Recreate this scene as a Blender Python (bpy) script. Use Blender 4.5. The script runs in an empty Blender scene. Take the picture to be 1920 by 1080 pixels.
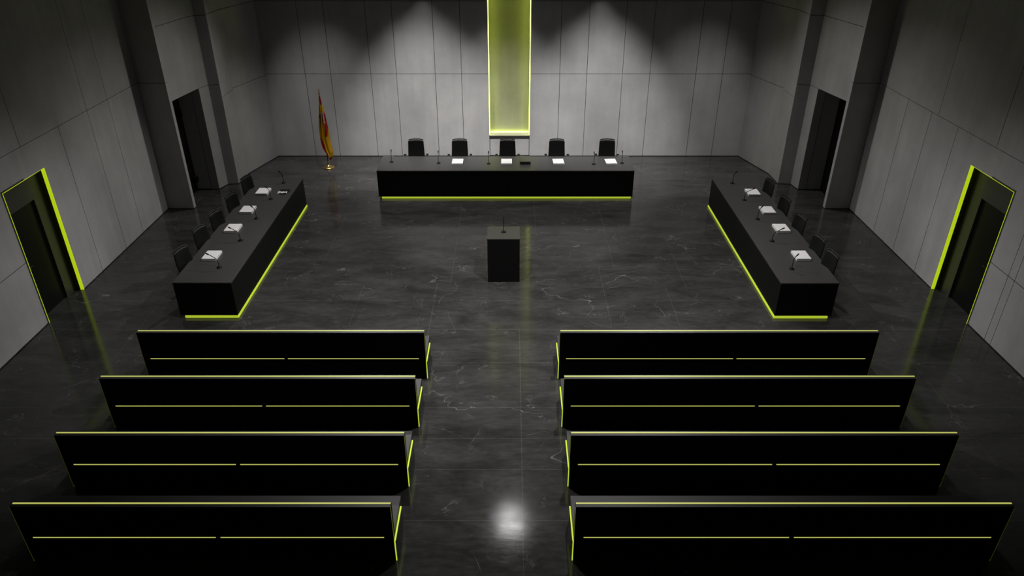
import bpy, bmesh, math, random
from mathutils import Vector, Matrix
random.seed(7)
S = bpy.context.scene
COL = S.collection

# ------------------------------------------------------------------ camera
cam_d = bpy.data.cameras.new('camera'); cam = bpy.data.objects.new('camera', cam_d); COL.objects.link(cam)
cam_d.sensor_fit = 'HORIZONTAL'; cam_d.sensor_width = 36.0
cam_d.lens = 1371.29 / 1920 * 36.0
cam_d.clip_end = 100
cam.location = (0, 0, 7.0)
cam.rotation_euler = (math.radians(90 - 29.482), 0, 0)
cam_d.shift_x = 0.0004
S.camera = cam
# ------------------------------------------------------------------ world / view
w = bpy.data.worlds.new('world'); S.world = w; w.use_nodes = True
w.node_tree.nodes['Background'].inputs[0].default_value = (0.5, 0.5, 0.52, 1)
w.node_tree.nodes['Background'].inputs[1].default_value = 0.0
S.view_settings.view_transform = 'Standard'; S.view_settings.look = 'None'
S.view_settings.gamma = 1.0; S.view_settings.exposure = 0.0; S.view_settings.use_curve_mapping = False

# ------------------------------------------------------------------ lamps (ceiling downlights, above the frame)
def spot(loc, aim, power, deg, blend=1.0, r=0.09, col=(1.0, 0.985, 0.97)):
    d = bpy.data.lights.new('downlight', 'SPOT'); d.energy = power; d.spot_size = math.radians(deg)
    d.spot_blend = blend; d.shadow_soft_size = r; d.color = col
    o = bpy.data.objects.new('downlight', d); COL.objects.link(o); o.location = loc
    v = Vector(aim) - Vector(loc); o.rotation_euler = v.to_track_quat('-Z', 'Y').to_euler()
    return o
# general downlights over the well of the court
for x in (-4.0, 4.0):
    spot((x, 18.0, 8.0), (x * 1.02, 14.6, 0), 1150, 92, 1.0, 0.07)
for x in (-1.8, 1.8):
    spot((x, 9.8, 8.0), (x * 0.8, 10.4, 0), 1750, 84, 1.0, 0.07)
# spots that cross the room on to the side walls
for sx in (-1, 1):
    spot((3.2 * sx, 16.6, 8.0), (-7.4 * sx, 13.7, 0.0), 800, 31, 1.0, 0.07)
    spot((3.2 * sx, 16.6, 8.0), (-7.5 * sx, 10.2, 0.0), 1700, 32, 1.0, 0.07)
for y in (13.68, 14.14):                      # slim linear fittings over the aisle
    d = bpy.data.lights.new('linear_light', 'AREA'); d.shape = 'RECTANGLE'; d.size = 0.6; d.size_y = 0.04; d.energy = 16; d.color = (1.0, 0.985, 0.97); d.spread = math.radians(120)
    o = bpy.data.objects.new('linear_light', d); COL.objects.link(o); o.location = (-0.02, y, 8.0)
# washers for the back wall
for x in (-2.3, 2.3):
    spot((x, 16.4, 8.2), (x * 1.0, 19.25, 0), 3200, 43, 1.0, 0.10)
    spot((x, 19.6, 4.75), (x, 19.5, 0), 16, 80, 1.0, 0.025)
for x in (-5.2, 5.2):
    spot((x, 16.8, 8.2), (x * 0.97, 19.2, 0), 900, 40, 1.0, 0.08)
spot((-0.1, 16.4, 8.2), (-0.1, 19.3, 0), 2100, 40, 1.0, 0.08)
spot((-0.15, 18.8, 6.5), (-0.15, 18.8, 0), 150, 50, 1.0, 0.03)
spot((-2.45, 18.8, 6.5), (-2.45, 18.8, 0), 150, 50, 1.0, 0.03)

# ------------------------------------------------------------------ materials
def mat(name, base=(0.5, 0.5, 0.5), rough=0.5, metal=0.0, spec=0.5, emit=None, estr=0.0, noise=None):
    m = bpy.data.materials.new(name); m.use_nodes = True
    nt = m.node_tree; b = nt.nodes['Principled BSDF']
    b.inputs['Base Color'].default_value = (*base, 1); b.inputs['Roughness'].default_value = rough
    b.inputs['Metallic'].default_value = metal; b.inputs['Specular IOR Level'].default_value = spec
    if emit:
        b.inputs['Emission Color'].default_value = (*emit, 1); b.inputs['Emission Strength'].default_value = estr
    if noise:
        sc, amt = noise
        tc = nt.nodes.new('ShaderNodeTexCoord'); n = nt.nodes.new('ShaderNodeTexNoise')
        n.inputs['Scale'].default_value = sc; n.inputs['Detail'].default_value = 5
        r = nt.nodes.new('ShaderNodeMapRange'); r.inputs['To Min'].default_value = 1 - amt; r.inputs['To Max'].default_value = 1 + amt
        mx = nt.nodes.new('ShaderNodeVectorMath'); mx.operation = 'SCALE'; mx.inputs[0].default_value = base
        nt.links.new(tc.outputs['Object'], n.inputs['Vector']); nt.links.new(n.outputs['Fac'], r.inputs['Value'])
        nt.links.new(r.outputs[0], mx.inputs['Scale']); nt.links.new(mx.outputs[0], b.inputs['Base Color'])
    return m

def concrete_mat(name, base):
    m = bpy.data.materials.new(name); m.use_nodes = True; nt = m.node_tree; N = nt.nodes; L = nt.links
    b = N['Principled BSDF']; b.inputs['Roughness'].default_value = 0.62; b.inputs['Specular IOR Level'].default_value = 0.35
    tc = N.new('ShaderNodeTexCoord')
    n1 = N.new('ShaderNodeTexNoise'); n1.inputs['Scale'].default_value = 1.1; n1.inputs['Detail'].default_value = 7; n1.inputs['Roughness'].default_value = 0.6
    L.new(tc.outputs['Object'], n1.inputs['Vector'])
    mp = N.new('ShaderNodeMapping'); mp.inputs['Scale'].default_value = (3.0, 3.0, 0.25)
    n2 = N.new('ShaderNodeTexNoise'); n2.inputs['Scale'].default_value = 1.6; n2.inputs['Detail'].default_value = 4
    L.new(tc.outputs['Object'], mp.inputs['Vector']); L.new(mp.outputs[0], n2.inputs['Vector'])
    n3 = N.new('ShaderNodeTexNoise'); n3.inputs['Scale'].default_value = 60; n3.inputs['Detail'].default_value = 2
    L.new(tc.outputs['Object'], n3.inputs['Vector'])
    def mr(src, lo, hi):
        r = N.new('ShaderNodeMapRange'); r.inputs['From Min'].default_value = 0.25; r.inputs['From Max'].default_value = 0.75
        r.inputs['To Min'].default_value = lo; r.inputs['To Max'].default_value = hi; L.new(src, r.inputs['Value']); return r.outputs[0]
    a = N.new('ShaderNodeMath'); a.operation = 'MULTIPLY'; L.new(mr(n1.outputs['Fac'], 0.86, 1.14), a.inputs[0]); L.new(mr(n2.outputs['Fac'], 0.93, 1.07), a.inputs[1])
    c = N.new('ShaderNodeMath'); c.operation = 'MULTIPLY'; L.new(a.outputs[0], c.inputs[0]); L.new(mr(n3.outputs['Fac'], 0.96, 1.04), c.inputs[1])
    v = N.new('ShaderNodeVectorMath'); v.operation = 'SCALE'; v.inputs[0].default_value = base; L.new(c.outputs[0], v.inputs['Scale'])
    L.new(v.outputs[0], b.inputs['Base Color'])
    return m

JY = [16.2, 14.69, 13.27, 11.91, 10.9, 9.88, 8.72, 8.02, 7.4, 6.5, 5.6, 4.7]          # joints running across the room
JX = [(-0.02 + 0.16, -3, 10.9), (-1.46, 8.7, 12.6), (-2.9, 11.0, 12.4), (1.78, 11.0, 13.3), (-1.2, 12.6, 16.2), (0.55, 14.7, 16.9), (3.0, 11.0, 12.4),
      (3.4, 12.4, 14.7), (-6.6, 9.0, 16.0), (6.6, 7.0, 16.0), (2.1, 13.27, 17), (-3.9, 13.27, 17)]
def floor_mat():
    m = bpy.data.materials.new('polished_slate_floor'); m.use_nodes = True; nt = m.node_tree; N = nt.nodes; L = nt.links
    b = N['Principled BSDF']
    geo = N.new('ShaderNodeNewGeometry'); sep = N.new('ShaderNodeSeparateXYZ'); L.new(geo.outputs['Position'], sep.inputs[0])
    X, Y = sep.outputs[0], sep.outputs[1]
    def M(op, a, b_=None, c=None):
        n = N.new('ShaderNodeMath'); n.operation = op
        for i, q in enumerate((a, b_, c)):
            if q is None: continue
            if isinstance(q, (int, float)): n.inputs[i].default_value = q
            else: L.new(q, n.inputs[i])
        return n.outputs[0]
    lines = None
    for y in JY:
        d = M('COMPARE', Y, y, 0.006)
        lines = d if lines is None else M('MAXIMUM', lines, d)
    for x, y0, y1 in JX:
        d = M('COMPARE', X, x, 0.005); e = M('COMPARE', Y, (y0 + y1) / 2, (y1 - y0) / 2)
        lines = M('MAXIMUM', lines, M('MULTIPLY', d, e))
    mp = N.new('ShaderNodeMapping'); mp.inputs['Scale'].default_value = (0.55, 1.5, 1); L.new(geo.outputs['Position'], mp.inputs['Vector'])
    def noise(vec, sc, det, rough=0.55, dist=0.0):
        n = N.new('ShaderNodeTexNoise'); n.inputs['Scale'].default_value = sc; n.inputs['Detail'].default_value = det
        n.inputs['Roughness'].default_value = rough; n.inputs['Distortion'].default_value = dist; L.new(vec, n.inputs['Vector']); return n.outputs['Fac']
    def mr(src, a, b_, lo, hi):
        r = N.new('ShaderNodeMapRange'); r.inputs['From Min'].default_value = a; r.inputs['From Max'].default_value = b_
        r.inputs['To Min'].default_value = lo; r.inputs['To Max'].default_value = hi; L.new(src, r.inputs['Value']); return r.outputs[0]
    cloud = noise(mp.outputs[0], 1.6, 8, 0.62, 0.6)
    fine = noise(mp.outputs[0], 9.0, 8, 0.7, 0.2)
    g = M('MULTIPLY', mr(cloud, 0.3, 0.7, 0.58, 1.45), mr(fine, 0.25, 0.75, 0.7, 1.3))
    # pale mineral veins: thin bands where a warped noise crosses its middle, broken up by a mask
    vn = noise(geo.outputs['Position'], 0.75, 7, 0.6, 1.2)
    vein = mr(M('ABSOLUTE', M('SUBTRACT', vn, 0.5)), 0.0, 0.004, 1.0, 0.0)
    mask = mr(noise(geo.outputs['Position'], 2.3, 3), 0.53, 0.66, 0.0, 1.0)
    vm = M('MULTIPLY', vein, mask)
    vl = noise(geo.outputs['Position'], 0.28, 5, 0.5, 0.5)
    long_v = M('MULTIPLY', mr(M('ABSOLUTE', M('SUBTRACT', vl, 0.47)), 0.0, 0.0011, 0.8, 0.0), mr(noise(geo.outputs['Position'], 1.1, 3), 0.45, 0.6, 0.0, 1.0))
    vm = M('MAXIMUM', vm, long_v)
    fleck = M('MULTIPLY', mr(noise(mp.outputs[0], 5.5, 9, 0.78), 0.66, 0.74, 0.0, 0.8), mr(noise(geo.outputs['Position'], 0.9, 2), 0.5, 0.65, 0, 1))
    vm = M('MINIMUM', M('ADD', vm, fleck), 1.0)
    lum = M('ADD', M('MULTIPLY', g, 0.036), M('MULTIPLY', vm, 0.15))
    lum = M('MULTIPLY', lum, M('ADD', 1.0, M('MULTIPLY', lines, 0.7)))
    col = N.new('ShaderNodeVectorMath'); col.operation = 'SCALE'; col.inputs[0].default_value = (1.0, 0.985, 0.96); L.new(lum, col.inputs['Scale'])
    L.new(col.outputs[0], b.inputs['Base Color'])
    L.new(mr(fine, 0.3, 0.7, 0.09, 0.15), b.inputs['Roughness'])
    b.inputs['Specular IOR Level'].default_value = 0.36
    bmp = N.new('ShaderNodeBump'); bmp.inputs['Strength'].default_value = 0.03; bmp.inputs['Distance'].default_value = 0.02
    L.new(noise(mp.outputs[0], 5.0, 5), bmp.inputs['Height']); L.new(bmp.outputs[0], b.inputs['Normal'])
    return m

LIME = (0.50, 0.66, 0.015)
M_ = dict(
    concrete=concrete_mat('concrete_panel', (0.44, 0.43, 0.427)),
    olive=concrete_mat('recess_lime_spill', (0.36, 0.36, 0.26)),  # recess slab and sill: lime spill of the strips tinted into the colour
    gap=mat('panel_gap', (0.01, 0.01, 0.01), 0.9),
    floor=floor_mat(),
    ceiling=mat('dark_ceiling', (0.03, 0.03, 0.03), 0.9),
    top=mat('charcoal_laminate', (0.040, 0.039, 0.038), 0.38, noise=(3, 0.1)),
    black=mat('black_laminate', (0.0055, 0.0055, 0.0055), 0.5, spec=0.15),
    side=mat('smoked_side_panel', (0.05, 0.05, 0.045), 0.5),
    leather=mat('black_leather', (0.004, 0.004, 0.004), 0.5, spec=0.2, noise=(40, 0.2)),
    plastic=mat('black_plastic', (0.004, 0.004, 0.004), 0.55, spec=0.15),
    door=mat('black_door', (0.004, 0.004, 0.004), 0.4, spec=0.3),
    jamb=mat('dark_bronze_jamb', (0.045, 0.045, 0.04), 0.4),
    metal=mat('black_metal', (0.02, 0.02, 0.02), 0.35, metal=0.6),
    paper=mat('white_paper', (0.74, 0.72, 0.715), 0.7),
    pages=mat('page_edges', (0.42, 0.40, 0.39), 0.8),
    brass=mat('brass', (0.75, 0.52, 0.18), 0.25, metal=1.0),
    wood=mat('dark_pole', (0.08, 0.03, 0.015), 0.4),
    box=mat('dark_box', (0.014, 0.014, 0.013), 0.5),
    lime_door=mat('lime_door_light', (0.3, 0.4, 0.02), 0.4, emit=(0.42, 0.56, 0.008), estr=1.0),
    lime_desk=mat('lime_desk_light', (0.3, 0.4, 0.02), 0.4, emit=(0.46, 0.58, 0.035), estr=0.8),
    lime_pew=mat('lime_pew_light', (0.3, 0.35, 0.1), 0.4, emit=(0.52, 0.53, 0.13), estr=0.9),
    lime_edge=mat('lime_edge_light', (0.3, 0.4, 0.02), 0.4, emit=(0.46, 0.60, 0.04), estr=1.1),
    lime_dim=mat('lime_dim_light', (0.3, 0.4, 0.02), 0.4, emit=(0.22, 0.25, 0.02), estr=0.45),
    lime_faint=mat('lime_faint_edge', (0.1, 0.12, 0.02), 0.4, emit=(0.05, 0.055, 0.005), estr=0.5),
    lime_niche=mat('lime_niche_light', (0.4, 0.5, 0.1), 0.4, emit=(0.60, 0.70, 0.10), estr=8.0),
)

# ------------------------------------------------------------------ mesh helpers
class MB:
    def __init__(s): s.v = []; s.f = []; s.m = []; s.smooth = []
    def add(s, vs, fs, m=0, sm=False):
        o = len(s.v); s.v += [tuple(q) for q in vs]
        for f in fs: s.f.append(tuple(i + o for i in f)); s.m.append(m); s.smooth.append(sm)
    def box(s, x0, x1, y0, y1, z0, z1, m=0):
        if x0 > x1: x0, x1 = x1, x0
        if y0 > y1: y0, y1 = y1, y0
        vs = [(x, y, z) for z in (z0, z1) for x, y in ((x0, y0), (x1, y0), (x1, y1), (x0, y1))]
        s.add(vs, [(0, 3, 2, 1), (4, 5, 6, 7), (0, 1, 5, 4), (1, 2, 6, 5), (2, 3, 7, 6), (3, 0, 4, 7)], m)
    def prism(s, poly, z0, z1, m=0):      # poly counter-clockwise (x, y)
        n = len(poly); vs = [(x, y, z0) for x, y in poly] + [(x, y, z1) for x, y in poly]
        s.add(vs, [tuple(reversed(range(n))), tuple(range(n, 2 * n))] + [(i, (i + 1) % n, n + (i + 1) % n, n + i) for i in range(n)], m)
    def wallbox(s, p, q, s0, s1, z0, z1, d0, d1, m=0):
        """box along the floor line p->q, from s0 to s1 along it; depth d0..d1 measured to the LEFT of p->q (behind the wall face)"""
        P = Vector(p); T = (Vector(q) - P).normalized(); Nn = Vector((-T.y, T.x))
        pts = [P + T * a + Nn * d for a, d in ((s0, d0), (s1, d0), (s1, d1), (s0, d1))]
        s.prism([tuple(c) for c in pts], z0, z1, m)
    def tube(s, pts, rad, seg=8, m=0, caps=True):
        pts = [Vector(p) for p in pts]; n = len(pts); rs = rad if isinstance(rad, (list, tuple)) else [rad] * n
        rings = []
        prev = None
        for i, p in enumerate(pts):
            t = (pts[min(i + 1, n - 1)] - pts[max(i - 1, 0)]).normalized()
            if prev is None:
                a = Vector((1, 0, 0)) if abs(t.x) < 0.9 else Vector((0, 1, 0)); u = t.cross(a).normalized()
            else: u = (prev - t * prev.dot(t)).normalized()
            prev = u; v = t.cross(u)
            rings.append([p + (u * math.cos(2 * math.pi * k / seg) + v * math.sin(2 * math.pi * k / seg)) * rs[i] for k in range(seg)])
        vs = [q for r in rings for q in r]; fs = []
        for i in range(n - 1):
            for k in range(seg):
                a = i * seg + k; b = i * seg + (k + 1) % seg; fs.append((a, b, b + seg, a + seg))
        s.add(vs, fs, m, True)
        if caps: s.add(rings[0] + rings[-1], [tuple(reversed(range(seg))), tuple(range(seg, 2 * seg))], m)
    def lathe(s, prof, c=(0, 0, 0), seg=24, m=0):
        vs = [(c[0] + r * math.cos(2 * math.pi * k / seg), c[1] + r * math.sin(2 * math.pi * k / seg), c[2] + z) for r, z in prof for k in range(seg)]
        fs = [(i * seg + k, i * seg + (k + 1) % seg, (i + 1) * seg + (k + 1) % seg, (i + 1) * seg + k) for i in range(len(prof) - 1) for k in range(seg)]
        s.add(vs, fs, m, True)
    def build(s, name, mats, parent=None, bevel=0.0, subsurf=0, loc=None):
        me = bpy.data.meshes.new(name); me.from_pydata(s.v, [], s.f)
        mats = mats if isinstance(mats, (list, tuple)) else [mats]
        for m in mats: me.materials.append(M_[m])
        for p, mi, sm in zip(me.polygons, s.m, s.smooth): p.material_index = mi; p.use_smooth = sm
        me.update()
        o = bpy.data.objects.new(name, me); COL.objects.link(o)
        if parent: o.parent = parent
        if loc: o.location = loc
        if bevel:
            b = o.modifiers.new('bevel', 'BEVEL'); b.width = bevel; b.segments = 2; b.limit_method = 'ANGLE'
        if subsurf:
            u = o.modifiers.new('sub', 'SUBSURF'); u.levels = subsurf; u.render_levels = subsurf
        return o
def thing(name, label, cat, loc=(0, 0, 0), rz=0.0, group=None):
    o = bpy.data.objects.new(name, None); COL.objects.link(o); o.location = loc; o.rotation_euler = (0, 0, rz)
    o.empty_display_size = 0.1
    return tag(o, label, cat, group)
def tag(o, label, cat, group=None):
    o['label'] = label; o['category'] = cat
    if group: o['group'] = group
    return o
def struct(o): o['kind'] = 'structure'; return o
def copy_tree(o, parent=None):
    kids = [c for c in ALLKIDS.get(o.name, [])]
    c = o.copy(); COL.objects.link(c)
    if parent: c.parent = parent
    for k in kids: copy_tree(k, c)
    return c
ALLKIDS = {}
def index_kids():
    ALLKIDS.clear()
    for o in COL.objects:
        if o.parent: ALLKIDS.setdefault(o.parent.name, []).append(o)

# ------------------------------------------------------------------ room shell
GAP = 0.012; TH = 0.03; ROOM_TOP = 9.2
def seam_wall(mb, p, q, vert, horiz, cuts=(), length=None, extra=()):
    """panelled wall face along p->q (room on the right-hand side); vert = list of (s, z0, z1) seams, built as separate slabs on a dark backing"""
    P = Vector(p); Ln = (Vector(q) - P).length if length is None else length
    hz = [0.02] + sorted(horiz) + [ROOM_TOP]
    for a, b in zip(hz[:-1], hz[1:]):
        mid = (a + b) / 2
        ss = sorted([s_ for s_, z0, z1 in vert if z0 <= mid <= z1 and 0 < s_ < Ln])
        ss = [0] + ss + [Ln]
        for c, d in zip(ss[:-1], ss[1:]):
            rects = [(c + (GAP / 2 if c > 0 else 0), d - (GAP / 2 if d < Ln else 0), a + GAP / 2 * (a > 0.02), b - GAP / 2)]
            for (cs0, cs1, cz0, cz1) in cuts:
                out = []
                for r in rects:
                    if cs1 <= r[0] or cs0 >= r[1] or cz1 <= r[2] or cz0 >= r[3]: out.append(r); continue
                    if cs0 > r[0]: out.append((r[0], cs0, r[2], r[3]))
                    if cs1 < r[1]: out.append((cs1, r[1], r[2], r[3]))
                    lo, hi = max(cs0, r[0]), min(cs1, r[1])
                    if cz1 < r[3]: out.append((lo, hi, cz1, r[3]))
                    if cz0 > r[2]: out.append((lo, hi, r[2], cz0))
                rects = out
            for r in rects: mb.wallbox(p, q, r[0], r[1], r[2], r[3], 0, TH, 0)
    rects = [(0, Ln, 0, ROOM_TOP)]
    for (cs0, cs1, cz0, cz1) in cuts:
        out = []
        for r in rects:
            if cs1 <= r[0] or cs0 >= r[1]: out.append(r); continue
            out += [(r[0], cs0, r[2], r[3]), (cs1, r[1], r[2], r[3]), (cs0, cs1, cz1, r[3])]
            if cz0 > 0: out.append((cs0, cs1, 0, cz0))
        rects = out
    for r in rects: mb.wallbox(p, q, r[0], r[1], r[2], r[3], TH, TH + 0.10, 1)

f = MB(); f.box(-9.6, 9.6, -3, 21.0, -0.2, 0.0); struct(f.build('floor', 'floor'))
f = MB(); f.box(-9.6, 9.6, -3, 21.0, ROOM_TOP, ROOM_TOP + 0.2); struct(f.build('ceiling', 'ceiling'))

BY = 20.02; NX0, NX1, NZ = -0.625, 0.505, 0.61
# back wall: three pieces round the recess; direction right-to-left has its left-hand side behind it, so walk +X -> room on the right (-Y)
wb = MB()
vb = [-5.57, -4.88, -3.80, -3.11, -2.06, -1.35, 1.30, 2.03, 2.99, 3.73, 4.97, 5.69]
x0b, x1b = -6.64, 6.46
seam_wall(wb, (x0b, BY), (x1b, BY), [(x - x0b, 0, 20) for x in vb], [2.32, 4.17, 6.0, 7.85], cuts=[(NX0 - x0b, NX1 - x0b, 0, 8.4)])
# recess: back slab, reveals, sill and the lower panel under the sill
D = 0.34
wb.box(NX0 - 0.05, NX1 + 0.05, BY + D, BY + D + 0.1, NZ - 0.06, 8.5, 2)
wb.box(NX0 - 0.06, NX0 - 0.0005, BY + TH, BY + D + 0.1, 0, 8.5); wb.box(NX1 + 0.0005, NX1 + 0.06, BY + TH, BY + D + 0.1, 0, 8.5)
wb.box(NX0, NX1, BY, BY + D, 8.4, 8.5)
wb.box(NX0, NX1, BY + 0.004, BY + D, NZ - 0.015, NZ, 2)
wb.box(NX0 + 0.006, NX1 - 0.006, BY + 0.055, BY + 0.16, 0.02, NZ - 0.015)
wb.box(NX0, NX1, BY + 0.16, BY + 0.3, 0, NZ - 0.02, 1)
struct(wb.build('wall_back', ['concrete', 'gap', 'olive']))

# left side (all coordinates seen from the camera): long wall, pier, doorway, block, slanted return
LW0, LW1 = (-8.40, -3.0), (-8.25, 16.237)
RW0, RW1 = (8.25, -3.0), (8.115, 16.237)
def s_on(p, q, y): return (y - p[1]) / (q[1] - p[1]) * (Vector(q) - Vector(p)).length
def side(sgn, W0, W1, pierx, blk, blk2, jog, corner, dy0, dy1, dh, seams, low, nichex, name):
    mb = MB()
    def seg(p, q, vert=(), horiz=(), cuts=()):     # left side walks p->q with room on its right; right side mirrors by swapping
        if sgn > 0: p, q = q, p; Ln = (Vector(q) - Vector(p)).length; vert = [(Ln - a, b, c) for a, b, c in vert]; cuts = [(Ln - b, Ln - a, c, d) for a, b, c, d in cuts]
        seam_wall(mb, p, q, vert, horiz, cuts)
    so = lambda y: s_on(W0, W1, y)
    seg(W0, W1, [(so(y), a, b) for y, a, b in seams], [3.0, 6.1, 7.9], cuts=[(so(dy0), so(dy1), 0, dh)])
    for ya, yb, z in low:      # short horizontal seam: a thin dark groove strip set in the panel face
        P = Vector(W0); T = (Vector(W1) - P).normalized()
        a, b = so(ya), so(yb)
        if sgn < 0: mb.wallbox(W0, W1, a, b, z - 0.005, z + 0.005, -0.001, 0.01, 1)
        else:
            Ln = (Vector(W1) - P).length; mb.wallbox(W1, W0, Ln - b, Ln - a, z - 0.005, z + 0.005, -0.001, 0.01, 1)
    LZ = 2.57
    pier0 = (W1[0], 16.237); pier1 = (pierx, 16.237)
    # pier slab facing the camera
    xa, xb = sorted((W1[0] - sgn * -0.14, pierx)) if False else sorted((W1[0] + sgn * 0.14, pierx))
    for z0, z1 in ((0.02, 3.0 - GAP / 2), (3.0 + GAP / 2, 6.1), (6.1 + GAP, ROOM_TOP)):
        mb.box(xa, xb, 16.237, 16.357, z0, z1)
    mb.box(xa + (0.01 if sgn > 0 else 0), xb - (0.01 if sgn < 0 else 0), 16.25, 16.35, 0, ROOM_TOP, 1)
    # wall above the doorway, in line with the pier's inner face, then the block
    A = (pierx, 16.357); B = blk
    def slab(p, q, z0, z1, m=0, th=0.12):
        if sgn > 0: p, q = q, p
        Ln = (Vector(q) - Vector(p)).length
        mb.wallbox(p, q, 0, Ln, z0, z1, 0, th, m)
    for z0, z1 in ((LZ, 4.17 - GAP), (4.17, ROOM_TOP)):
        slab(A, B, z0, z1)
    for z0, z1 in ((0.02, LZ - GAP), (LZ, 4.17 - GAP), (4.17, ROOM_TOP)):
        slab(B, blk2, z0, z1)
        slab(blk2, jog, z0, z1)
    # niche: far side facing the camera, with one vertical seam; ceiling of niche; outer side
    xn = nichex
    xm = blk[0] + sgn * 0.20
    xs = sorted((blk[0] + sgn * 0.01, xm - sgn * GAP / 2)); mb.box(xs[0], xs[1], blk[1], blk[1] + 0.1, 0.02, LZ + 0.3)
    xs = sorted((xm + sgn * GAP / 2, xn + sgn * 0.1)); mb.box(xs[0], xs[1], blk[1], blk[1] + 0.1, 0.02, LZ + 0.3)
    pc = [(pierx + sgn * 0.02, 16.36), (blk[0] + sgn * 0.02, blk[1]), (xn + sgn * 0.1, blk[1]), (xn + sgn * 0.1, 16.36)]
    mb.prism(pc if sgn > 0 else pc, LZ + 0.002, LZ + 0.1)
    xs = sorted((xn + sgn * 0.06, xn + sgn * 0.2)); mb.box(xs[0], xs[1], 16.3, blk[1] + 0.1, 0, LZ + 0.3, 1)
    # return walls to the back corner
    K = (jog[0] - sgn * 0.02, 18.6)
    seg(jog, K, [], [2.25, 4.17, 6.0, 7.85]); seg(K, corner, [], [2.29, 4.17, 6.0, 7.85])
    return struct(mb.build(name, ['concrete', 'gap']))
side(-1, LW0, LW1, -7.625, (-7.455, 17.5), (-7.35, 17.835), (-7.085, 17.872), (-6.64, BY), 11.11, 12.33, 2.48,
     [(13.06, 0, 4.0), (14.09, 0, 9), (14.9, 0, 9), (10.40, 0, 1.22), (10.54, 0, 1.22), (9.3, 1.2, 3.0), (11.9, 3.0, 9), (7.0, 0, 9)], [(8.0, 11.1, 1.23)], -8.0, 'wall_left')
side(1, RW0, RW1, 7.52, (7.295, 17.47), (7.235, 17.835), (6.915, 17.872), (6.46, BY), 11.08, 12.36, 2.52,
     [(13.04, 0, 3.0), (13.75, 3.0, 9), (13.98, 0, 3.0), (14.92, 0, 3.0), (11.86, 3.0, 9), (10.55, 0, 9), (10.38, 0, 3.0), (7.0, 0, 9)], [(8.0, 11.08, 1.26)], 7.86, 'wall_right')
f = MB(); f.box(-9, 9, -3.2, -3.0, 0, ROOM_TOP); struct(f.build('wall_front', 'concrete'))

# recessed side doors: lime lit frame in the wall opening, dark surround, black door leaf
def lit_door(sgn, W0, W1, y0, y1, h, name, iy0, iy1, ih):
    def X(y): return W0[0] + (W1[0] - W0[0]) * (y - W0[1]) / (W1[1] - W0[1])
    xw = X((y0 + y1) / 2); o = sgn
    def bx(mb, a, b, ya, yb, za, zb, m=0): mb.box(xw + o * a, xw + o * b, ya, yb, za, zb, m)
    root = struct(bpy.data.objects.new(name, None)); COL.objects.link(root)
    m = MB()   # jambs, head and surround
    bx(m, 0.0, 0.5, y1, y1 + 0.03, 0, h + 0.03); bx(m, 0.0, 0.5, y0 - 0.03, y0, 0, h + 0.03); bx(m, 0.0, 0.5, y0, y1, h, h + 0.03)
    bx(m, 0.16, 0.30, iy1, y1, 0, h); bx(m, 0.16, 0.30, y0, iy0, 0, h); bx(m, 0.16, 0.30, iy0, iy1, ih, h)
    m.build('door_frame', 'jamb', root)
    m = MB()
    bx(m, 0.20, 0.24, iy0, iy1, 0.005, ih); leaf = m.build('door_leaf', 'door', root)
    m = MB(); hy = iy0 + 0.09
    m.tube([(xw + o * 0.20, hy, 1.0), (xw + o * 0.15, hy, 1.0), (xw + o * 0.15, hy + 0.11, 1.0)], 0.009, 8)
    m.build('door_handle', 'metal', leaf)
    m = MB()   # lit frame: a slim lime strip round the mouth of the recess
    bx(m, -0.004, 0.06, y1 - 0.014, y1, 0.0, h); bx(m, -0.004, 0.06, y0, y0 + 0.007, 0.0, h); bx(m, -0.004, 0.06, y0 + 0.007, y1 - 0.014, h - 0.006, h)
    m.build('light_strip', 'lime_door', root)
lit_door(-1, LW0, LW1, 11.11, 12.33, 2.48, 'door_1', 11.20, 12.03, 2.0)
lit_door(1, RW0, RW1, 11.08, 12.36, 2.52, 'door_2', 11.20, 12.03, 2.02)
# doors inside the two side passages
for sgn, xn, yb, nm in ((-1, -8.0, 17.5, 'door_3'), (1, 7.86, 17.47, 'door_4')):
    root = struct(bpy.data.objects.new(nm, None)); COL.objects.link(root)
    m = MB(); m.box(xn, xn + sgn * 0.05, 16.36, yb, 0.005, 2.56); leaf = m.build('door_leaf', 'door', root)
    m = MB()
    if sgn < 0:
        m.box(xn + 0.0, xn + 0.10, 17.30, 17.42, 0.25, 0.38); m.build('door_stop', 'plastic', leaf)
        m = MB(); m.box(xn + 0.0, xn + 0.06, 17.30, 17.40, 1.92, 2.08); m.build('door_closer', 'plastic', leaf)

# dark strip painting in the shade of the narrow gap at the wall foot
m = MB(); m.box(-6.64, NX0, BY - 0.006, BY, 0, 0.02); m.box(NX1, 6.46, BY - 0.006, BY, 0, 0.02); struct(m.build('gap_shade_back', 'gap'))

# light lines that edge the tall recess behind the judges
n = thing('recess_light', 'glowing lime light lines edging the tall recess in the back wall behind the centre chair', 'wall light', (0, BY, NZ))
yb_ = D
for x0, x1, z0, z1, q in ((NX0 + 0.001, NX0 + 0.018, 0.0, 7.79, 0.24), (NX1 - 0.018, NX1 - 0.001, 0.0, 7.79, 0.24), (NX0 + 0.022, NX1 - 0.022, 0.0, 0.018, 0.06)):
    m = MB(); m.box(x0, x1, yb_ - q, yb_ - q + 0.05, z0 + 0.001, z1); m.build('light_strip', 'lime_niche', n)

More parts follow.
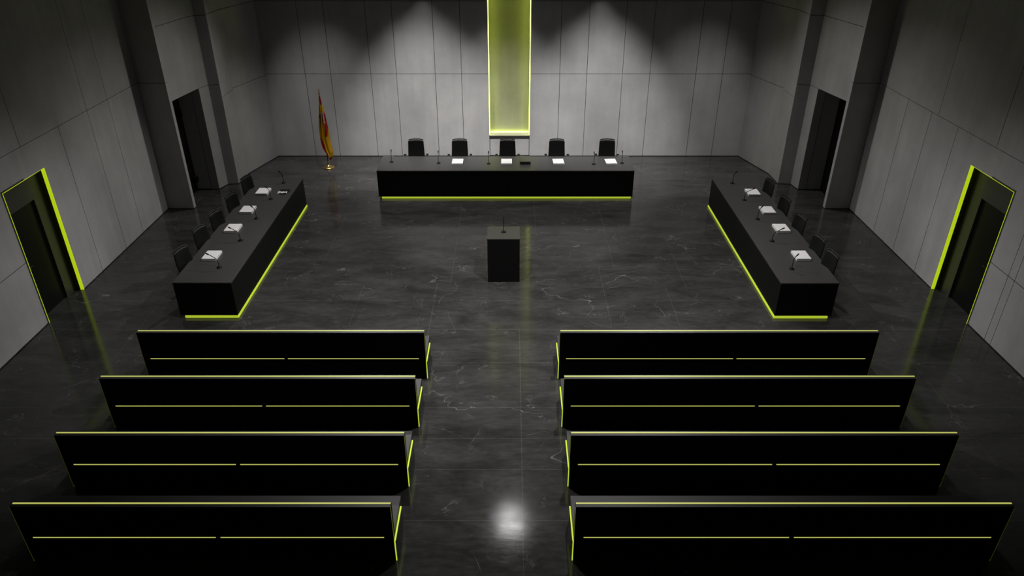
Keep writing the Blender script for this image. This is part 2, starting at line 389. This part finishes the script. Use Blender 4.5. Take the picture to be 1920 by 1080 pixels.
# ------------------------------------------------------------------ desks
DH = 0.74
def desk(name, label, x0, x1, y0, y1, open_side, notch=None):
    cx, cy = (x0 + x1) / 2, (y0 + y1) / 2; t = thing(name, label, 'desk', (cx, cy, 0)); t['group'] = 'long black court desks'
    X0, X1, Y0, Y1 = x0 - cx, x1 - cx, y0 - cy, y1 - cy
    m = MB()
    if notch: m.prism([(X0, Y0), (X1, Y0), (X1, Y1), (X1 - notch, Y1), (X1 - notch, Y1 - 0.09), (X0 + notch, Y1 - 0.09), (X0 + notch, Y1), (X0, Y1)], DH - 0.025, DH)
    else: m.box(X0, X1, Y0, Y1, DH - 0.025, DH)
    m.build('worktop', 'top', t, bevel=0.002)
    zb = 0.062; ins = 0.004; pt = 0.03
    def panel(nm, a, b, c, d, mt='black', z0=zb, z1=DH - 0.025): mm = MB(); mm.box(a, b, c, d, z0, z1); return mm.build(nm, mt, t, bevel=0.0015)
    si = 0.035; th = 0.03; z0, z1 = 0.012, 0.05
    def strip(a, b, c, d): mm = MB(); mm.box(a, b, c, d, z0, z1); mm.build('light_strip', 'lime_desk', t)
    def plinth(a, b, c, d): mm = MB(); mm.box(a, b, c, d, 0, zb); mm.build('plinth', 'plastic', t)
    if open_side == 'back':
        panel('front_panel', X0 + ins, X1 - ins, Y0 + ins, Y0 + ins + pt)
        panel('end_panel', X0 + ins, X0 + ins + pt, Y0 + ins + pt, Y1 - ins); panel('end_panel', X1 - ins - pt, X1 - ins, Y0 + ins + pt, Y1 - ins)
        plinth(X0 + 0.08, X1 - 0.08, Y0 + 0.05, Y0 + 0.12)
        plinth(X0 + 0.06, X0 + 0.10, Y0 + 0.12, Y1 - 0.05); plinth(X1 - 0.10, X1 - 0.06, Y0 + 0.12, Y1 - 0.05)
        strip(X0 + 0.075, X1 - 0.04, Y0 + 0.012, Y0 + 0.05)
    else:
        inner = X1 if open_side == 'left' else X0; s_ = -1 if open_side == 'left' else 1
        panel('front_panel', inner + s_ * ins, inner + s_ * (ins + pt), Y0 + ins, Y1 - ins)
        oa, ob = inner + s_ * (ins + pt), (X0 + ins if s_ < 0 else X1 - ins)
        panel('end_panel', min(oa, ob), max(oa, ob), Y0 + ins, Y0 + ins + pt); panel('end_panel', min(oa, ob), max(oa, ob), Y1 - ins - pt, Y1 - ins)
        plinth(*sorted((inner + s_ * 0.05, inner + s_ * 0.10)), Y0 + 0.06, Y1 - 0.06)
        plinth(*sorted((inner + s_ * 0.10, ob + (0.05 if s_ < 0 else -0.05))), Y0 + 0.06, Y0 + 0.10)
        plinth(*sorted((inner + s_ * 0.10, ob + (0.05 if s_ < 0 else -0.05))), Y1 - 0.10, Y1 - 0.06)
        strip(*sorted((inner - s_ * 0.006, inner + s_ * 0.05)), Y0 + 0.0, Y1 - 0.0)
        strip(*sorted((inner + s_ * 0.05, ob + (0.075 if s_ < 0 else -0.06))), Y0 + 0.0, Y0 + 0.05)
    return t
desk('court_desk', 'long black desk on the left side of the court with lime light under it', -5.985, -4.945, 11.265, 16.38, 'left')
desk('court_desk', 'long black desk on the right side of the court with lime light under it', 4.745, 5.775, 11.245, 16.365, 'right')
desk('court_desk', 'long black judges desk at the back in front of the lit recess', -3.285, 2.99, 16.86, 17.99, 'back', notch=0.28)

# lectern in the middle of the floor
t = thing('lectern', 'square black lectern with one microphone standing alone in the middle of the floor', 'lectern', (-0.155, 12.90, 0))
m = MB(); m.box(-0.316, 0.316, -0.285, 0.285, 0.925, 0.945); m.build('top', 'top', t, bevel=0.002)
m = MB(); m.box(-0.312, 0.312, -0.28, -0.255, 0.0, 0.925); m.build('front_panel', 'black', t)
for a in (-1, 1):
    m = MB(); m.box(a * 0.312, a * 0.287, -0.255, 0.28, 0.0, 0.925); m.build('side_panel', 'black', t)
m = MB(); m.box(-0.287, 0.287, -0.255, 0.24, 0.45, 0.47); m.build('shelf', 'black', t)

# ------------------------------------------------------------------ pews
def pew(label, x0, x1, yf, split, aisle, hgt=0.875, sz=0.385):
    """x0..x1, yf = rear face of the backrest (towards the camera); seat faces the judges; aisle = +1 aisle end at x1, -1 at x0"""
    cx = (x0 + x1) / 2
    t = thing('pew', label, 'pew', (cx, yf, 0), 0, 'pews in four rows either side of the aisle')
    X0, X1, sp = x0 - cx, x1 - cx, split - cx
    zb = 0.03; SEAT = 0.41; BT = 0.085; SD = 0.63
    for a, b in ((X0, sp - 0.002), (sp + 0.002, X1)):
        m = MB()
        m.box(a, b, 0.0, BT, zb, hgt - 0.016)
        m.build('backrest', 'black', t, bevel=0.002)
        m = MB(); m.box(a, b, -0.001, BT, hgt - 0.016, hgt - 0.001); m.build('top_cap', 'top', t)
    xe = X1 if aisle > 0 else X0; s_ = -aisle
    m = MB(); m.box(X0, X1, BT, SD, SEAT - 0.03, SEAT); m.build('seat', 'top', t, bevel=0.003)
    m = MB(); m.box(X0 + 0.03, X1 - 0.03, SD - 0.06, SD - 0.04, 0.03, SEAT - 0.03); m.build('front_panel', 'black', t)
    for e in (X0, X1):
        q = 1 if e == X0 else -1
        m = MB(); m.box(e, e + q * 0.025, BT, SD - 0.01, 0.0, SEAT - 0.03); m.build('end_panel', 'side' if e == xe else 'black', t)
    m = MB(); m.box(sp - 0.05, sp + 0.05, 0.03, 0.10, 0.0, zb); m.build('foot', 'plastic', t)
    for e in (X0 + 0.04, X1 - 0.04):
        m = MB(); m.box(e - 0.04, e + 0.04, 0.03, 0.08, 0.0, zb); m.build('foot', 'plastic', t)
    # lime lines: along the top, along the back at seat height, and round the aisle end
    def strip(a, b, c, d, e, f_, mt='lime_pew'): mm = MB(); mm.box(a, b, c, d, e, f_); mm.build('light_strip', mt, t)
    strip(X0 + 0.006, X1 - 0.004, BT * 0.52, BT * 0.52 + 0.020, hgt - 0.006, hgt + 0.002)
    strip(X0 + 0.11, sp - 0.028, -0.003, 0.006, sz, sz + 0.013); strip(sp + 0.028, X1 - 0.11, -0.003, 0.006, sz, sz + 0.013)
    o = aisle
    strip(xe, xe + o * 0.016, BT * 0.2, SD - 0.10, SEAT - 0.09, SEAT - 0.074, 'lime_edge')
    strip(xe, xe + o * 0.012, -0.002, 0.010, 0.01, SEAT - 0.074, 'lime_edge')
    strip(xe, xe + o * 0.004, -0.002, 0.005, SEAT - 0.06, hgt - 0.004, 'lime_dim')
    out = X0 if aisle > 0 else X1
    strip(out, out - o * 0.004, -0.002, 0.005, 0.0, hgt - 0.004, 'lime_faint')
    return t
rows = [(9.44, ('front row nearest the judges', )), (8.265, ('second row from the front',)), (7.075, ('third row from the front',)), (5.885, ('last row nearest the camera',))]
PL = [(-5.77, -1.345, -3.535), (-5.765, -1.35, -3.535), (-5.745, -1.35, -3.52), (-5.59, -1.35, -3.36)]
PR = [(0.745, 5.655, 3.50), (0.735, 5.655, 3.50), (0.745, 5.62, 3.38), (0.715, 5.60, 3.205)]
for (y, (rn,)), l, r in zip(rows, PL, PR):
    pew('black pew with lime lines, left of the aisle, ' + rn, l[0], l[1], y, l[2], 1)
    pew('black pew with lime lines, right of the aisle, ' + rn, r[0], r[1], y, r[2], -1)

# ------------------------------------------------------------------ chairs
def make_chair():
    """swivel chair facing +Y in its own frame; origin on the floor"""
    t = thing('office_chair', '', 'chair')
    # backrest: curved, slightly tapering slab with rounded top
    m = MB(); nx, nz = 8, 10; fr = []; bk = []
    z0, z1 = 0.50, 1.05
    for j in range(nz + 1):
        v = j / nz; z = z0 + (z1 - z0) * v
        hw = 0.222 - 0.022 * v
        yl = -0.185 - 0.085 * v - 0.02 * math.sin(v * math.pi)
        for i in range(nx + 1):
            u = i / nx * 2 - 1
            zz = z - (0.025 * abs(u) ** 3 if j == nz else 0)
            edge = abs(u) ** 4
            yc = yl + 0.035 * u * u
            fr.append((u * hw, yc + 0.022 * (1 - edge), zz)); bk.append((u * hw, yc - 0.028 + 0.012 * edge, zz))
    n_ = len(fr); fs = []; W = nx + 1
    for j in range(nz):
        for i in range(nx):
            a = j * W + i; fs.append((a + 1, a, a + W, a + W + 1)); fs.append((n_ + a, n_ + a + 1, n_ + a + W + 1, n_ + a + W))
    for i in range(nx):
        fs.append((i, i + 1, n_ + i + 1, n_ + i)); a = nz * W + i; fs.append((a + 1, a, n_ + a, n_ + a + 1))
    for j in range(nz):
        a = j * W; fs.append((a + W, a, n_ + a, n_ + a + W)); a = j * W + nx; fs.append((a, a + W, n_ + a + W, n_ + a))
    m.add(fr + bk, fs, 0, True); m.build('backrest', 'leather', t, subsurf=1)
    m = MB(); m.tube([(-0.19, -0.262, 1.043), (-0.1, -0.276, 1.06), (0, -0.280, 1.064), (0.1, -0.276, 1.06), (0.19, -0.262, 1.043)], 0.014, 8); m.build('top_roll', 'leather', t)
    m = MB(); m.tube([(0, -0.25, 0.62), (0, -0.24, 0.45), (0, -0.12, 0.40), (0, 0.0, 0.40)], 0.02, 8); m.build('back_bracket', 'plastic', t)
    m = MB(); m.box(-0.235, 0.235, -0.20, 0.25, 0.42, 0.50); m.build('seat', 'leather', t, bevel=0.03)
    for s_ in (-1, 1):
        m = MB(); m.tube([(s_ * 0.20, 0.0, 0.43), (s_ * 0.28, 0.0, 0.43), (s_ * 0.285, -0.02, 0.68)], 0.013, 8)
        m.box(s_ * 0.285 - 0.03, s_ * 0.285 + 0.03, -0.15, 0.13, 0.675, 0.708); m.build('armrest', 'plastic', t, bevel=0.008)
    m = MB(); m.tube([(0, 0, 0.10), (0, 0, 0.42)], 0.028, 12); m.build('column', 'metal', t)
    m = MB()
    for k in range(5):
        a = k * math.tau / 5 + 0.3
        m.tube([(0, 0, 0.10), (0.3 * math.cos(a), 0.3 * math.sin(a), 0.075)], [0.025, 0.015], 8)
    base = m.build('base', 'metal', t)
    for k in range(5):
        a = k * math.tau / 5 + 0.3; c, s_ = math.cos(a), math.sin(a)
        m = MB(); m.tube([(0.3 * c - 0.02 * s_, 0.3 * s_ + 0.02 * c, 0.03), (0.3 * c + 0.02 * s_, 0.3 * s_ - 0.02 * c, 0.03)], 0.03, 12); m.build('caster', 'plastic', base)
    return t
proto_chair = make_chair(); index_kids()
first = [True]
def put(proto, flag, loc, rz, label, group):
    o = proto if flag[0] else copy_tree(proto)
    flag[0] = False; o.location = loc; o.rotation_euler = (0, 0, rz); o['label'] = label; o['group'] = group
    return o
jn = ['far left of the five behind the judges desk', 'second from the left behind the judges desk', 'centre of the five, in front of the lit recess', 'second from the right behind the judges desk', 'far right of the five behind the judges desk']
for x, nm, rz in zip((-2.46, -1.335, -0.105, 1.165, 2.46), jn, (0.05, 0.03, 0, -0.02, -0.04)):
    put(proto_chair, first, (x, 18.04, 0), math.pi + rz, 'black leather swivel chair, ' + nm, 'black swivel chairs behind the judges desk')
ordn = ['nearest the camera', 'second from the camera', 'third from the camera', 'fourth from the camera', 'farthest from the camera']
LCH = [(-6.07, 11.98), (-6.07, 12.90), (-6.03, 13.67), (-6.02, 14.58), (-6.03, 15.62)]
RCH = [(5.82, 11.82), (5.83, 12.48), (5.82, 13.46), (5.82, 14.40), (5.80, 15.40)]
for (x, y), nm in zip(LCH, ordn):
    rz = -math.pi / 2 - 0.30; put(proto_chair, first, (x + 0.27 * math.cos(-0.30), y + 0.27 * math.sin(-0.3), 0), rz, 'black swivel chair behind the left desk, ' + nm, 'black swivel chairs along the left desk')
for (x, y), nm in zip(RCH, ordn):
    rz = math.pi / 2 + 0.22; put(proto_chair, first, (x - 0.27 * math.cos(0.22), y - 0.27 * math.sin(0.22), 0), rz, 'black swivel chair behind the right desk, ' + nm, 'black swivel chairs along the right desk')

# ------------------------------------------------------------------ microphones
def make_mic(neck, tip):
    """gooseneck microphone, bends towards +X"""
    t = thing('microphone', '', 'microphone')
    m = MB(); m.lathe([(0.0, 0.018), (0.03, 0.018), (0.045, 0.012), (0.05, 0.0), (0, 0)], seg=20); m.build('base', 'plastic', t)
    m = MB(); m.tube(neck, 0.0065, 8); m.build('gooseneck', 'plastic', t)
    a = Vector(neck[-1]); d = (a - Vector(neck[-2])).normalized()
    m = MB(); m.tube([a - d * 0.01, a + d * 0.01, a + d * 0.045, a + d * 0.06], [0.008, 0.013, 0.013, 0.006], 10); m.build('capsule', 'plastic', t)
    return t
upright = make_mic([(0, 0, 0.015), (0, 0, 0.10), (0.006, 0, 0.19), (0.022, 0, 0.235), (0.045, 0, 0.26)], 0)
bent = make_mic([(0, 0, 0.015), (0.002, 0, 0.08), (0.015, 0, 0.15), (0.05, 0, 0.195), (0.12, 0, 0.225), (0.17, 0, 0.245)], 0)
index_kids(); fu, fb = [True], [True]
gm = 'gooseneck microphones on the judges desk'
for x, y, nm in ((-3.0, 17.47, 'nearest the left end of the judges desk'), (-1.82, 17.39, 'on the judges desk between the two left chairs'),
                 (-0.57, 17.35, 'on the judges desk left of the centre chair'), (2.04, 17.31, 'on the judges desk just left of its rightmost papers'),
                 (2.75, 17.39, 'nearest the right end of the judges desk')):
    put(upright, fu, (x, y, DH), math.pi / 2, 'thin black microphone ' + nm, gm)
for k, ((x, y), nm) in enumerate(zip(((-5.346, 11.83), (-5.325, 12.97), (-5.33, 14.02), (-5.334, 15.08), (-5.312, 16.05)), ordn)):
    put(bent if k < 2 else upright, fb if k < 2 else fu, (x, y, DH), math.pi + (-0.25 if k < 2 else 0), 'black gooseneck microphone on the left desk, ' + nm, 'gooseneck microphones on the left desk')
for k, ((x, y), nm) in enumerate(zip(((5.106, 11.78), (5.105, 12.94), (5.128, 13.99), (5.136, 15.02), (5.138, 16.02)), ordn)):
    put(bent if k in (1, 3) else upright, fb if k in (1, 3) else fu, (x, y, DH), 0.2, 'black gooseneck microphone on the right desk, ' + nm, 'gooseneck microphones on the right desk')
m_ = put(upright, fu, (-0.155, 12.92, 0.945), math.pi / 2, 'black gooseneck microphone on top of the lectern', 'lectern microphone'); del m_['group']

# ------------------------------------------------------------------ papers
def make_book():
    t = thing('paper_stack', '', 'papers')
    W, Dp = 0.27, 0.34
    m = MB(); m.box(-W / 2, W / 2, -Dp / 2, Dp / 2, 0, 0.022); m.build('lower_block', 'paper', t, bevel=0.002)
    m = MB(); m.box(-W / 2 + 0.006, W / 2 - 0.006, -Dp / 2 + 0.006, Dp / 2 - 0.006, 0.022, 0.034); m.build('page_block', 'pages', t)
    m = MB(); m.box(-W / 2, W / 2, -Dp / 2, Dp / 2, 0.034, 0.045); m.build('top_sheets', 'paper', t, bevel=0.002)
    return t
proto_book = make_book(); index_kids(); first = [True]
for x, y, nm, rz in ((-1.345, 17.42, 'on the judges desk before the second chair from the left', 0.0), (-0.125, 17.42, 'in front of the centre chair on the judges desk', 0.0),
                 (1.165, 17.42, 'on the judges desk before the second chair from the right', 0.04), (2.47, 17.42, 'at the right end of the judges desk', 0.05)):
    put(proto_book, first, (x, y, DH), rz, 'white papers ' + nm, 'white paper stacks on the judges desk')
on4 = ['nearest the camera', 'second from the camera', 'third from the camera', 'farthest from the camera']
for (x, y), nm in zip(((-5.635, 12.27), (-5.64, 13.49), (-5.635, 14.43), (-5.61, 15.46)), on4):
    put(proto_book, first, (x, y, DH), 0, 'white stack of papers on the left desk, ' + nm, 'white paper stacks on the left desk')
for (x, y), nm in zip(((5.44, 12.27), (5.46, 13.49), (5.455, 14.40), (5.43, 15.41)), on4):
    put(proto_book, first, (x, y, DH), 0, 'white stack of papers on the right desk, ' + nm, 'white paper stacks on the right desk')
t = thing('flat_box', 'flat black box on the judges desk right of the centre papers', 'box', (0.34, 17.45, DH))
m = MB(); m.box(-0.13, 0.13, -0.17, 0.17, 0, 0.065); m.build('box_body', 'box', t, bevel=0.004)
m = MB(); m.box(-0.132, 0.132, -0.172, 0.172, 0.065, 0.08); m.build('box_lid', 'top', t, bevel=0.003)
t = MB(); t.box(-0.11, 0.11, -0.07, 0.09, 0, 0.02)
tag(t.build('pouch', 'plastic', None, bevel=0.008, loc=(-5.15, 15.52, DH)), 'small black pouch lying near the far end of the left desk', 'pouch')
m = MB(); random.seed(3); nx, ny = 10, 5; vs = []
for j in range(ny + 1):
    for i in range(nx + 1):
        vs.append((-0.10 + 0.2 * i / nx + random.uniform(-.006, .006), -0.045 + 0.09 * j / ny + 0.02 * math.sin(i * 0.9) + random.uniform(-.005, .005), 0.012 + random.uniform(0, 0.028)))
fs = [(j * (nx + 1) + i, j * (nx + 1) + i + 1, (j + 1) * (nx + 1) + i + 1, (j + 1) * (nx + 1) + i) for j in range(ny) for i in range(nx)]
m.add(vs, fs)
o = m.build('crumpled_tissue', 'paper', None, loc=(-5.165, 15.40, DH)); sm = o.modifiers.new('thick', 'SOLIDIFY'); sm.thickness = 0.006
tag(o, 'small crumpled white tissue beside the black pouch on the left desk', 'tissue')

# ------------------------------------------------------------------ flag
t = thing('flag', 'furled red and yellow flag on a brass based pole by the back wall', 'flag', (-5.02, 19.1, 0))
m = MB(); m.lathe([(0, 0), (0.165, 0), (0.17, 0.012), (0.155, 0.028), (0.10, 0.045), (0.05, 0.07), (0.032, 0.10), (0.026, 0.16), (0.03, 0.17), (0.0, 0.17)], seg=32); m.build('base', 'brass', t)
m = MB(); m.tube([(0, 0, 0.15), (0, 0, 2.05)], 0.013, 12); m.build('pole', 'wood', t)
m = MB(); m.lathe([(0.0, 0.0), (0.02, 0.0), (0.012, 0.02), (0.022, 0.035), (0.008, 0.06), (0.018, 0.085), (0.003, 0.13), (0, 0.13)], c=(0, 0, 2.03), seg=16); m.build('finial', 'brass', t)
# cloth: hangs from the pole in deep vertical folds; U runs round the folds, V down
def flag_mat():
    m = bpy.data.materials.new('flag_cloth'); m.use_nodes = True; nt = m.node_tree; N = nt.nodes; L = nt.links
    b = N['Principled BSDF']; b.inputs['Roughness'].default_value = 0.8; b.inputs['Specular IOR Level'].default_value = 0.1
    a = N.new('ShaderNodeVertexColor'); a.layer_name = 'dye'; L.new(a.outputs['Color'], b.inputs['Base Color'])
    return m
M_['flag'] = flag_mat()
prof = [(2.00, -0.012, 0.022), (1.88, -0.02, 0.035), (1.72, -0.04, 0.05), (1.50, -0.075, 0.085), (1.28, -0.105, 0.095), (1.07, -0.125, 0.115), (0.90, -0.125, 0.12),
        (0.75, -0.12, 0.125), (0.55, -0.085, 0.15), (0.42, -0.01, 0.16), (0.28, 0.07, 0.14)]
def pl(z):
    for (za, a0, a1), (zb, b0, b1) in zip(prof[:-1], prof[1:]):
        if zb <= z <= za:
            k = (za - z) / (za - zb); return a0 + (b0 - a0) * k, a1 + (b1 - a1) * k
    return prof[-1][1], prof[-1][2]
NU, NV = 64, 60; vs = []; cols = []
RED, YEL = (0.26, 0.010, 0.012), (0.46, 0.25, 0.008)
for j in range(NV + 1):
    v = j / NV
    for i in range(NU + 1):
        u = i / NU; z = 2.0 - 1.72 * v
        lo, hi = pl(z)
        z += 0.05 * math.sin(u * math.pi * 3) * v * v
        x = lo + (hi - lo) * (0.5 - 0.5 * math.cos(u * math.pi * 5)) * (0.82 + 0.18 * u) if u < 0.999 else hi
        x = lo + (hi - lo) * u + 0.018 * math.sin(u * math.pi * 6 + v * 2) * min(1, v * 4)
        y = -0.02 - 0.045 * math.sin(u * math.pi * 5 + v * 1.5) * min(1, 0.3 + v * 2) - 0.02
        vs.append((x, y, z))
        # dye by cloth coordinates: the diagonal hang of a three striped flag
        px = x; band = px - (0.03 + 0.10 * max(0, v - 0.25) - 0.02 * math.sin(v * 5))
        if v < 0.14: c = RED if px > 0.005 else YEL
        elif v < 0.27: c = YEL
        else:
            edge0 = 0.012 + 0.03 * math.sin((v - 0.3) * 4); wid = 0.085 * (1 if v < 0.62 else max(0.0, 1 - (v - 0.62) * 2))
            c = YEL
            d = px - (edge0 + (0.03 if v < 0.4 else 0.03 - (v - 0.4) * 0.25 if v < 0.62 else -0.03))
            if 0 < d < wid and v < 0.66: c = RED
            if v > 0.5 and px < lo + 0.03 + 0.03 * math.sin(v * 9): c = RED
            if 0.3 < v < 0.36 and px < -0.03: c = RED
        # shield patch in muted white, red and yellow checks
        if 0.26 < v < 0.44 and abs(px - (0.028 + 0.12 * (v - 0.28))) < 0.032:
            q = (int((px + 1) * 60) + int(v * 70)) % 4
            c = [(0.55, 0.45, 0.42), (0.35, 0.05, 0.04), (0.60, 0.50, 0.40), (0.50, 0.30, 0.10)][q]
        cols.append((*c, 1))
W = NU + 1
fs = [(j * W + i, (j + 1) * W + i, (j + 1) * W + i + 1, j * W + i + 1) for j in range(NV) for i in range(NU)]
m = MB(); m.add(vs, fs, 0, True); o = m.build('cloth', 'flag', t)
ca = o.data.color_attributes.new('dye', 'FLOAT_COLOR', 'POINT')
for k, c in enumerate(cols): ca.data[k].color = c
sm = o.modifiers.new('thick', 'SOLIDIFY'); sm.thickness = 0.004
